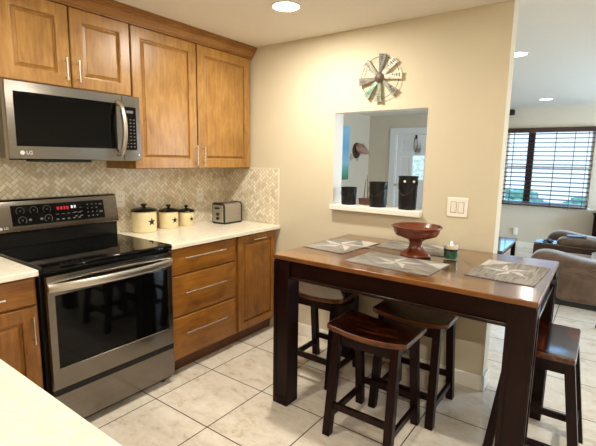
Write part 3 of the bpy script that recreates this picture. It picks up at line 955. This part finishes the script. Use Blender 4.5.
b = MB(); b.loft([[(-.055, -.03, 0), (.055, -.03, 0), (.055, .03, 0), (-.055, .03, 0)], [(-.06, -.034, .05), (.06, -.034, .05), (.06, .034, .05), (-.06, .034, .05)]])
b.build('box', M['basket'], t, bev=.003)
for i, (x, dx, h_) in enumerate(((-.03, .012, .15), (.0, -.01, .18), (.03, .01, .13), (.012, .02, .10))):
    MB().tube([(x, 0, .045), (x + dx * .3, .003, .045 + h_ * .5), (x + dx, 0, .045 + h_)], [.0035, .003, .0015], 6).build('stem', M['stem'], t)

# ------------------------------------------------------------------ downlights
def downlight(x, y, lab, watts, col, mat):
    t = thing('downlight', lab, 'ceiling light', (x, y, CEIL), 0, 'recessed ceiling downlights')
    b = MB(); b.lathe([(.088, -.004), (.088, 0), (.060, 0), (.078, -.003), (.082, -.006)], 40)
    b.bm.faces.ensure_lookup_table()
    bmesh.ops.delete(b.bm, geom=[f for f in b.bm.faces if len(f.verts) > 4], context='FACES')
    b.build('trim_ring', M['white'], t)
    MB().lathe([(.079, -.0055), (.070, -.0005)], 36).build('diffuser', mat, t)
    l = bpy.data.lights.new('downlight_lamp', 'AREA'); l.shape = 'DISK'; l.size = .13; l.energy = watts; l.color = col
    o = bpy.data.objects.new('lamp', l); COL.objects.link(o); o.parent = t; o.location = (0, 0, -.010)
downlight(1.198, -.634, 'round ceiling downlight near the tall wall cabinet', LAMP_W, LAMP_COL, M['lamp'])
downlight(2.146, 1.351, 'round ceiling downlight just past the end of the beige wall', LAMP_W * .22, (1, .93, .82), M['lamp_cool'])
downlight(2.047, 4.393, 'round ceiling downlight in front of the far window', LAMP_W * .22, (1, .93, .82), M['lamp_cool'])
downlight(1.20, -2.05, 'round ceiling downlight over the near counter corner', LAMP_W * .7, LAMP_COL, M['lamp'])
downlight(3.9, -.634, 'round ceiling downlight to the right of the dining table', LAMP_W * 1.5, LAMP_COL, M['lamp'])
downlight(3.4, -3.90, 'added round fill downlight behind the viewer', LAMP_W * 3.2, LAMP_COL, M['lamp'])  # unseen lamp added behind the camera to brighten the tiled splash

# ------------------------------------------------------------------ dining table
TX0, TX1, TY0, TY1, TZ = 1.345, 2.700, -.920, -.035, .92
cx, cy = (TX0 + TX1) / 2, (TY0 + TY1) / 2
t = thing('dining_table', 'tall dark wood dining table with brown plank top by the beige wall', 'table', (cx, cy, 0))
hx, hy = (TX1 - TX0) / 2, (TY1 - TY0) / 2
b = MB(); b.box(-hx, hx, -hy, hy, TZ - .025, TZ)
tt = b.build('tabletop', [M['table_top'], M['top_edge']], t, bev=.004)
for p in tt.data.polygons:
    if abs(p.normal.z) < .5: p.material_index = 1
ap = MB(); e = .034
for y in (-1, 1):
    ap.box(-hx + e, hx - e, y * (hy - e) - .011, y * (hy - e) + .011, .800, TZ - .0255)
for x in (-1, 1):
    ap.box(x * (hx - e) - .011, x * (hx - e) + .011, -hy + e, hy - e, .800, TZ - .0255)
ap.build('apron', M['espresso_x'], t, bev=.002)
mo = MB()
for y in (-1, 1):
    mo.box(-hx + .104, hx - .104, min(y * (hy - .008), y * (hy - .046)), max(y * (hy - .008), y * (hy - .046)), .788, .806)
for x in (-1, 1):
    mo.box(min(x * (hx - .008), x * (hx - .046)), max(x * (hx - .008), x * (hx - .046)), -hy + .104, hy - .104, .788, .806)
mo.build('moulding', M['espresso_gloss'], t, bev=.003, seg=2)
LW = .105
for x in (-1, 1):
    for y in (-1, 1):
        b = MB()
        ox, oy = x * (hx - .006), y * (hy - .006)
        ix, iy = ox - x * LW, oy - y * LW
        x0, x1, y0, y1 = min(ox, ix), max(ox, ix), min(oy, iy), max(oy, iy)
        b.box(x0, x1, y0, y1, 0, TZ - .0252)
        lg_ = b.build('leg', M['espresso_v'], t, bev=.003)
        # raised border strips around the sunk panel on the two outer faces
        q = MB()
        yo = oy; s_ = y
        for (a0, a1, z0, z1) in ((x0, x0 + .020, .0, .885), (x1 - .020, x1, .0, .885), (x0 + .020, x1 - .020, .0, .045), (x0 + .020, x1 - .020, .84, .885)):
            q.box(a0, a1, min(yo, yo + s_ * .005), max(yo, yo + s_ * .005), z0 + .0005, z1)
        xo = ox; s2 = x
        for (a0, a1, z0, z1) in ((y0, y0 + .020, .0, .885), (y1 - .020, y1, .0, .885), (y0 + .020, y1 - .020, .0, .045), (y0 + .020, y1 - .020, .84, .885)):
            q.box(min(xo, xo + s2 * .005), max(xo, xo + s2 * .005), a0, a1, z0 + .0005, z1)
        q.build('panel_border', M['espresso_v'], lg_, bev=.0015)
b = MB(); b.cyl((hx - .012, .22, .850), (hx + .016, .22, .850), .015)
b.build('knob', M['black_matte'], t)

# placemats: faceted star on a striped cloth
def placemat(pts, lab):
    """four corners in world xy: the first edge is a short side"""
    P = [Vector((a, b_, 0)) for a, b_ in pts]
    c = sum(P, Vector()) / 4
    ex = ((P[1] + P[2]) / 2 - (P[0] + P[3]) / 2); Lx = ex.length; ex.normalize()
    ey = Vector((-ex.y, ex.x, 0)); Ly = abs(((P[3] + P[2]) / 2 - (P[0] + P[1]) / 2).dot(ey))
    b = MB()
    th = .0035
    hx_, hy_ = Lx / 2, Ly / 2
    ou = [(-hx_, -hy_), (hx_, -hy_), (hx_, hy_), (-hx_, hy_)]
    R = hy_ * .84
    st = [((R if i % 2 == 0 else R * .40) * math.cos(PI / 2 + i * PI / 5) * 1.12, (R if i % 2 == 0 else R * .40) * math.sin(PI / 2 + i * PI / 5)) for i in range(10)]
    b.loft([[(x, y, 0) for x, y in ou], [(x, y, th) for x, y in ou]])
    # corner triangles and star points lie a hair above the cloth as printed facets
    z1, z2 = th + .0003, th + .0006
    for sx, sy, mi in ((-1, 1, 3), (1, 1, 1), (1, -1, 3), (-1, -1, 2)):
        q = [(sx * hx_ * .98, sy * hy_ * .97), (sx * hx_ * .10, sy * hy_ * .97), (sx * hx_ * .98, sy * hy_ * .12)]
        b.face([b.bm.verts.new((x, y, z1)) for x, y in q], mi)
    for i in range(10):
        a, d_ = st[i], st[(i + 1) % 10]
        b.face([b.bm.verts.new((0, 0, z2)), b.bm.verts.new((a[0], a[1], z2)), b.bm.verts.new((d_[0], d_[1], z2))], 1 if i % 2 == 0 else 2)
    o = b.build('placemat', [M['mat_base'], M['mat_light'], M['mat_grey'], M['mat_dark']])
    for p in o.data.polygons:
        if p.material_index and p.normal.z < 0: p.flip()
    o.location = (c.x, c.y, TZ + .0005)
    o.rotation_euler = (0, 0, math.atan2(ex.y, ex.x))
    return tag(o, lab, 'placemat', 'star placemats on the dining table')
placemat([(1.665, -.640), (1.690, -.235), (1.385, -.185), (1.360, -.640)][::1] and [(1.362, -.64), (1.39, -.20), (1.688, -.235), (1.66, -.655)][1:] + [(1.362, -.64)], 'grey barn star placemat at the table end nearest the cabinets')
placemat([(1.744, -.800), (2.219, -.820), (2.237, -.517), (1.772, -.491)], 'grey barn star placemat on the front edge of the table, before the bowl')
placemat([(2.352, -.679), (2.655, -.686), (2.678, -.246), (2.373, -.268)][1:] + [(2.352, -.679)], 'grey barn star placemat at the right end of the table near the sofa')
placemat([(1.705, -.330), (2.148, -.350), (2.161, -.065), (1.73, -.050)], 'grey barn star placemat at the back of the table, behind the bowl')

# wooden pedestal bowl
BZ = TZ + .0055
b = MB()
b.lathe([(q * .95, z * .92) for q, z in [(.090, 0), (.093, .006), (.090, .016), (.070, .026), (.050, .040), (.040, .060), (.038, .085), (.046, .100), (.075, .112), (.122, .130),
         (.134, .150), (.136, .168), (.150, .182), (.150, .188), (.142, .190), (.130, .172), (.118, .156), (.070, .144), (.010, .141)]], 56)
tag(b.build('pedestal_bowl', M['bowl'], loc=(2.011, -.430, BZ)), 'reddish wooden pedestal bowl on the dining table', 'bowl')
# candle jar
t = thing('candle_jar', 'small glass candle jar with green base beside the wooden bowl', 'candle', (2.201, -.388, TZ + .0005))
MB().lathe([(.036, 0), (.040, .004), (.043, .080), (.043, .092), (.0405, .092), (.0375, .010), (.010, .009)], 36).build('glass', M['glass'], t)
MB().lathe([(.0365, .0095), (.0385, .050), (.010, .051)], 36).build('green_candle', M['green_wax'], t)
MB().lathe([(.0388, .0512), (.0398, .063), (.010, .064)], 36).build('band', M['jar_band'], t)
MB().lathe([(.034, .0642), (.034, .080), (.006, .081)], 24).build('wax', M['wax_top'], t)
MB().lathe([(.003, .0812), (.008, .087), (.007, .095), (.001, .106)], 12).build('flame', M['flame'], t)

# ------------------------------------------------------------------ bar stools
SH = .600
def make_stool(lab):
    t = thing('bar_stool', lab, 'stool', (0, 0, 0), 0, 'saddle seat stools around the dining table')
    b = MB()
    hx, hy, n = .225, .146, 22
    top, bot = [], []
    for i in range(n + 1):
        u = -1 + 2 * i / n
        z = SH - .024 * (1 - u * u) + .001
        yw = hy - (.005 * max(0, (abs(u) - .86) / .14) ** 2)
        x = hx * u
        top.append([(x, -yw, z), (x, yw, z)]); bot.append([(x, -yw, z - .030), (x, yw, z - .030)])
    vt = [[b.bm.verts.new(p) for p in r] for r in top]; vb = [[b.bm.verts.new(p) for p in r] for r in bot]
    for i in range(n):
        b.face([vt[i][0], vt[i + 1][0], vt[i + 1][1], vt[i][1]], 0)
        b.face([vb[i][0], vb[i][1], vb[i + 1][1], vb[i + 1][0]], 0)
        b.face([vt[i][0], vb[i][0], vb[i + 1][0], vt[i + 1][0]], 1)
        b.face([vt[i][1], vt[i + 1][1], vb[i + 1][1], vb[i][1]], 1)
    b.face([vt[0][0], vt[0][1], vb[0][1], vb[0][0]], 1); b.face([vt[n][0], vb[n][0], vb[n][1], vt[n][1]], 1)
    b.build('seat', [M['seat'], M['seat_edge']], t, bev=.006, seg=3, smooth=35)
    W = .043
    TXs, TYs, FX, FY = .164, .121, .174, .190
    zt = SH - .046
    at = lambda sx, sy, z: (sx * (FX + (TXs - FX) * z / zt), sy * (FY + (TYs - FY) * z / zt), z)
    for sx in (-1, 1):
        for sy in (-1, 1):
            f_ = at(sx, sy, 0); tp = at(sx, sy, zt + .012)
            MB().beam(f_, tp, W, W, W, W, upv='leg').build('leg', M['espresso_v'], t, bev=.002)
    for sy in (-1, 1):
        MB().box(-.145, .145, sy * .119 - .010, sy * .119 + .010, SH - .105, SH - .050).build('apron', M['espresso_x'], t, bev=.002)
        a, c_ = at(-1, sy, .165), at(1, sy, .165)
        MB().beam((a[0] + .015, a[1], a[2]), (c_[0] - .015, c_[1], c_[2]), .020, .020, .036, .036).build('stretcher', M['espresso_x'], t, bev=.002)
    for sx in (-1, 1):
        MB().box(sx * .158 - .010, sx * .158 + .010, -.105, .105, SH - .105, SH - .050).build('apron', M['espresso_y'], t, bev=.002)
        a, c_ = at(sx, -1, .105), at(sx, 1, .105)
        MB().beam((a[0], a[1] + .015, a[2]), (c_[0], c_[1] - .015, c_[2]), .020, .020, .036, .036).build('stretcher', M['espresso_y'], t, bev=.002)
    return t
s1 = make_stool('dark saddle stool in front of the table, its reddish seat fully in view')
s1.location = (1.955, -.790, 0)
for (x, y, rz, lab) in ((1.375, -.405, 0, 'dark saddle stool at the left end of the table, behind the table leg'),
                        (2.035, -.405, 0, 'dark saddle stool at the back under the table, next to the wall'),
                        (2.695, -.390, PI / 2, 'dark saddle stool at the right end of the table nearest the sofa')):
    s = copy_tree(s1)
    s['label'] = lab
    s.location = (x, y, 0); s.rotation_euler = (0, 0, rz)

# ------------------------------------------------------------------ living room
# blinds
t = thing('window_blind', 'dark wooden slatted blind hanging over the far window', 'blind', (0, YF, 0))
MB().box(WX0 - .005, WX1 + .02, -.085, -.02, 1.975, 2.045).build('valance', M['slat'], t, bev=.004)
NS = 17
for i in range(NS):
    z = 1.945 - i * .0715
    b = MB()
    a = math.radians(13)
    ca, sa = math.cos(a) * .029, math.sin(a) * .029
    y0 = -.052
    b.prism([(y0 - ca, z - sa - .0035), (y0 + ca, z + sa - .0035), (y0 + ca, z + sa + .003), (y0 - ca, z - sa + .003)], 0, WX0 + .005, WX1 - .005)
    b.build('slat', M['slat'], t)
MB().box(WX0 + .005, WX1 - .005, -.075, -.030, .742, .764).build('bottom_rail', M['slat'], t, bev=.003)
for x in (1.52, 2.14, 2.40, 2.58):
    b = MB()
    b.box(x - .003, x + .003, -.083, -.081, .76, 1.98); b.box(x - .003, x + .003, -.024, -.022, .72, 1.98)
    b.build('ladder_cord', M['string'], t)
# far outlet with a plug-in
t = thing('outlet', 'white outlet with a plug-in on the far wall beside the coffee table', 'outlet', (1.662, YF, .27), -PI / 2)
MB().box(0, .006, -.037, .037, -.059, .059).build('plate', M['plastic_white'], t, bev=.002)
MB().box(.006, .045, -.030, .030, -.045, .070).build('plug', M['plastic_white'], t, bev=.008, seg=3)
# small black box under the ceiling
b = MB(); b.box(-.055, .055, -.08, 0, -.045, .045)
tag(b.build('wall_speaker', M['black_matte'], bev=.012, seg=3, loc=(1.435, YF, 2.315)), 'small black speaker high on the far wall by the ceiling', 'speaker')
# dark low cabinet at the right
t = thing('side_cabinet', 'dark brown cabinet edge beside the window beyond the sofa', 'cabinet', (3.0, YF - .235, 0))
MB().box(-.23, .23, -.21, .21, .06, .71).build('body', M['espresso_v'], t, bev=.003)
MB().box(-.245, .245, -.22, .22, .7105, .735).build('top', M['espresso_x'], t, bev=.003)
for x in (-.2, .2):
    for y in (-.18, .18):
        MB().box(x - .02, x + .02, y - .02, y + .02, 0, .0598).build('leg', M['espresso_v'], t)
for s_ in (-1, 1):
    dd = MB().box(min(0, s_ * .22) + .004, max(0, s_ * .22) - .004, -.226, -.2105, .08, .69).build('door', M['espresso_v'], t, bev=.003)
    MB().cyl((s_ * .03, -.226, .42), (s_ * .03, -.245, .42), .01).build('knob', M['nickel'], dd)
# coffee table
t = thing('coffee_table', 'dark coffee table with a shiny top in front of the far window', 'table', (1.66, 3.03, 0))
MB().box(-.315, .315, -.52, .52, .425, .45).build('tabletop', M['coffee_top'], t, bev=.003)
MB().box(-.28, .28, -.48, .48, .36, .4248).build('apron', M['espresso_y'], t, bev=.002)
for x in (-1, 1):
    for y in (-1, 1):
        MB().box(x * .275 - .025, x * .275 + .025, y * .475 - .025, y * .475 + .025, 0, .4246).build('leg', M['espresso_v'], t, bev=.002)
MB().box(-.25, .25, -.45, .45, .12, .14).build('shelf', M['coffee_top'], t, bev=.002)

# reclining sofa: two seats with a console between them, facing the left wall
SX, SYY = 2.40, 2.27
t = thing('sofa', 'brown suede reclining sofa at the right edge with padded arms and a console', 'sofa', (SX, SYY, 0))
def puff(x0, x1, y0, y1, z0, z1, r, puffs=.0, seed=0):
    """soft cushion: rounded box with gently swollen faces"""
    b = MB()
    nx, ny, nz = 14, 8, 6
    cxx, cyy, czz = (x0 + x1) / 2, (y0 + y1) / 2, (z0 + z1) / 2
    hx, hy, hz = (x1 - x0) / 2, (y1 - y0) / 2, (z1 - z0) / 2
    bmesh.ops.create_cube(b.bm, size=2)
    bmesh.ops.subdivide_edges(b.bm, edges=b.bm.edges[:], cuts=9, use_grid_fill=True)
    r = min(r, hx, hy, hz)
    for v in b.bm.verts:
        p = Vector((v.co.x * hx, v.co.y * hy, v.co.z * hz))
        q = Vector((max(-hx + r, min(hx - r, p.x)), max(-hy + r, min(hy - r, p.y)), max(-hz + r, min(hz - r, p.z))))
        d = p - q
        if d.length > 1e-9:
            p = q + d.normalized() * r
        sw = puffs * (1 - v.co.x ** 2) * (1 - v.co.y ** 2) * (1 if v.co.z > 0 else .0)
        p.z += sw
        p += Vector((0, 0, .004)) * noise.noise((p + Vector((seed, seed, 0))) * 9)
        v.co = p + Vector((cxx, cyy, czz))
    return b
def arm(name, y0, y1, inner):
    a = puff(.16, 1.02, y0, y1, .055, .44, .03).build(name, M['suede'], t, smooth=60)
    # rolled pad whose top rises to a hump at the front
    prof = [(-.115, .455), (-.09, .515), (-.02, .552), (.08, .556), (.18, .536), (.32, .505), (.52, .488), (.98, .492)]
    lp = []
    yc, hw = (y0 + y1) / 2, (y1 - y0) / 2 + .018
    for i, (x, zt) in enumerate(prof):
        low = .40 + (.03 if i == 0 else 0)
        zc, hz = (zt + low) / 2, (zt - low) / 2
        lp.append([(x, yc + hw * math.copysign(abs(math.cos(q)) ** .6, math.cos(q)), zc + hz * math.copysign(abs(math.sin(q)) ** .75, math.sin(q))) for q in [2 * PI * j / 24 for j in range(24)]])
    pad = MB().loft(lp).build('arm_pad', M['suede'], a, smooth=60)
    m_ = pad.modifiers.new('soft', 'SUBSURF'); m_.levels = m_.render_levels = 1
    return a
arm('armrest', .0, .25, 1)
arm('armrest', 1.66, 1.91, -1)
sm = MB()
sm.tube([(.17, -.001, .345), (.4, -.003, .35), (.7, -.003, .335), (1.0, -.001, .33)], .006, 8)
sm.build('seam', M['suede'], t)
MB().box(.10, 1.0, .02, 1.89, .0005, .055).build('base', M['black_matte'], t)
for (y0, y1, sd) in ((.252, .778, 1), (1.082, 1.658, 2)):
    puff(.02, .62, y0, y1, .06, .43, .06, .02, sd).build('seat_cushion', M['suede'], t, smooth=60)
    b = puff(.50, .74, y0, y1, .40, 1.0, .07, 0, sd + 3)
    for v in b.bm.verts: v.co.x += (v.co.z - .40) * .42
    b.build('back_cushion', M['suede'], t, smooth=60)
cn = puff(-.18, .62, .782, 1.078, .06, .495, .012).build('console', M['suede_dark'], t, smooth=60)
puff(.06, .50, .785, 1.075, .49, .575, .04, .025, 5).build('console_lid', M['suede'], cn, smooth=60)
MB().box(-.175, .06, .79, 1.07, .4955, .511).build('cup_tray', M['steel'], cn, bev=.004)
for y in (.86, 1.0):
    MB().lathe([(.042, .5115), (.046, .513), (.046, .517), (.038, .517), (.036, .513)], 28, (-.05, y)).build('cup_holder', M['black_matte'], cn)
b = puff(.60, .86, 1.082 - .30, 1.08, .40, 1.0, .05, 0, 9)
for v in b.bm.verts: v.co.x += (v.co.z - .40) * .42
b.build('back_cushion', M['suede_dark'], t, smooth=60)
# tablet and remote on the console
b = MB(); b.box(-.10, .10, -.065, .065, 0, .009)
tag(b.build('tablet', M['screen'], bev=.003, loc=(SX + .25, SYY + .93, .605), rotz=.05), 'black tablet lying on the padded sofa console', 'tablet')
b = MB(); b.box(-.025, .025, -.085, .085, 0, .018)
tag(b.build('remote_control', M['black_matte'], bev=.004, loc=(SX - .02, SYY + .925, .5185), rotz=.25), 'black remote control beside the cup holders on the sofa console', 'remote')
# pale throw over the near back cushion
b = MB()
lp = []
th = .018
path = [(.44, .455), (.485, .475), (.515, .55), (.56, .66), (.625, .82), (.685, .97), (.72, 1.03), (.80, 1.055), (.90, 1.03)]
off = []
for i, (x, z) in enumerate(path):
    a = path[max(0, i - 1)]; c_ = path[min(len(path) - 1, i + 1)]
    d_ = Vector((c_[0] - a[0], c_[1] - a[1])).normalized(); off.append((x - d_.y * th, z + d_.x * th))
loop = path + off[::-1]
lps = []
for j in range(13):
    y = .29 + .44 * j / 12
    wob = .006 * math.sin(j * 1.7)
    lps.append([(x - .012 + wob, y, z) for x, z in loop])
b.loft(lps)
tag(b.build('throw_blanket', M['throw'], loc=(SX, SYY, 0), smooth=60), 'pale grey throw blanket over the sofa back at the right edge', 'blanket')
# black slipper on the floor
b = MB()
bmesh.ops.create_icosphere(b.bm, subdivisions=3, radius=1)
for v in b.bm.verts:
    v.co = Vector((v.co.x * .115, v.co.y * .045, max(v.co.z, -.35) * .045 + .0158))
tag(b.build('slipper', M['black_matte'], loc=(3.03, 1.76, 0)), 'small black slipper on the tiles at the right edge', 'slipper')

# canvas and fish trophy on the left wall of the living room, seen through the opening
t = thing('canvas_picture', 'tall blue and green canvas picture seen through the wall opening', 'picture', (XL, 4.10, 1.09))
MB().box(.001, .030, -.42, .42, 0, 1.02).build('canvas', M['canvas'], t, bev=.002)
MB().box(.0302, .0308, -.418, .418, .002, 1.018).build('painting', M['painting'], t)
t = thing('fish_trophy', 'mounted fish on a round dark plaque seen through the wall opening', 'trophy', (XL, 4.86, 1.655))
b = MB(); b.tube([(0.0, 0, 0), (.018, 0, 0), (.024, 0, 0)], [.155, .155, .142], 36)
b.build('plaque', M['plaque'], t)
b = MB()
b.tube([(.02, -.06, .05), (.06, -.02, .06), (.10, .04, .04), (.14, .10, .0), (.17, .15, -.03), (.19, .19, -.04)], [.05, .10, .105, .08, .045, .02], 18, flat=.7)
b.build('fish_body', M['fish'], t)
b = MB()
b.prism([(.02, .10), (.08, .155), (.13, .11), (.20, .10), (.14, .03), (.08, .05)], 0, .11, .122)
b.prism([(.17, -.04), (.25, .04), (.235, -.03), (.26, -.11)], 0, .18, .192)
b.build('fin', M['fin'], t)
for (y, z, r_) in ((-.20, -.13, .075), (.05, -.16, .06)):
    b = MB()
    b.prism([(y + (r_ if i % 2 == 0 else r_ * .42) * math.cos(PI / 2 + i * PI / 5 + .3), z + (r_ if i % 2 == 0 else r_ * .42) * math.sin(PI / 2 + i * PI / 5 + .3)) for i in range(10)], 0, .0, .02)
    b.build('starfish', M['fin'], t, bev=.003)
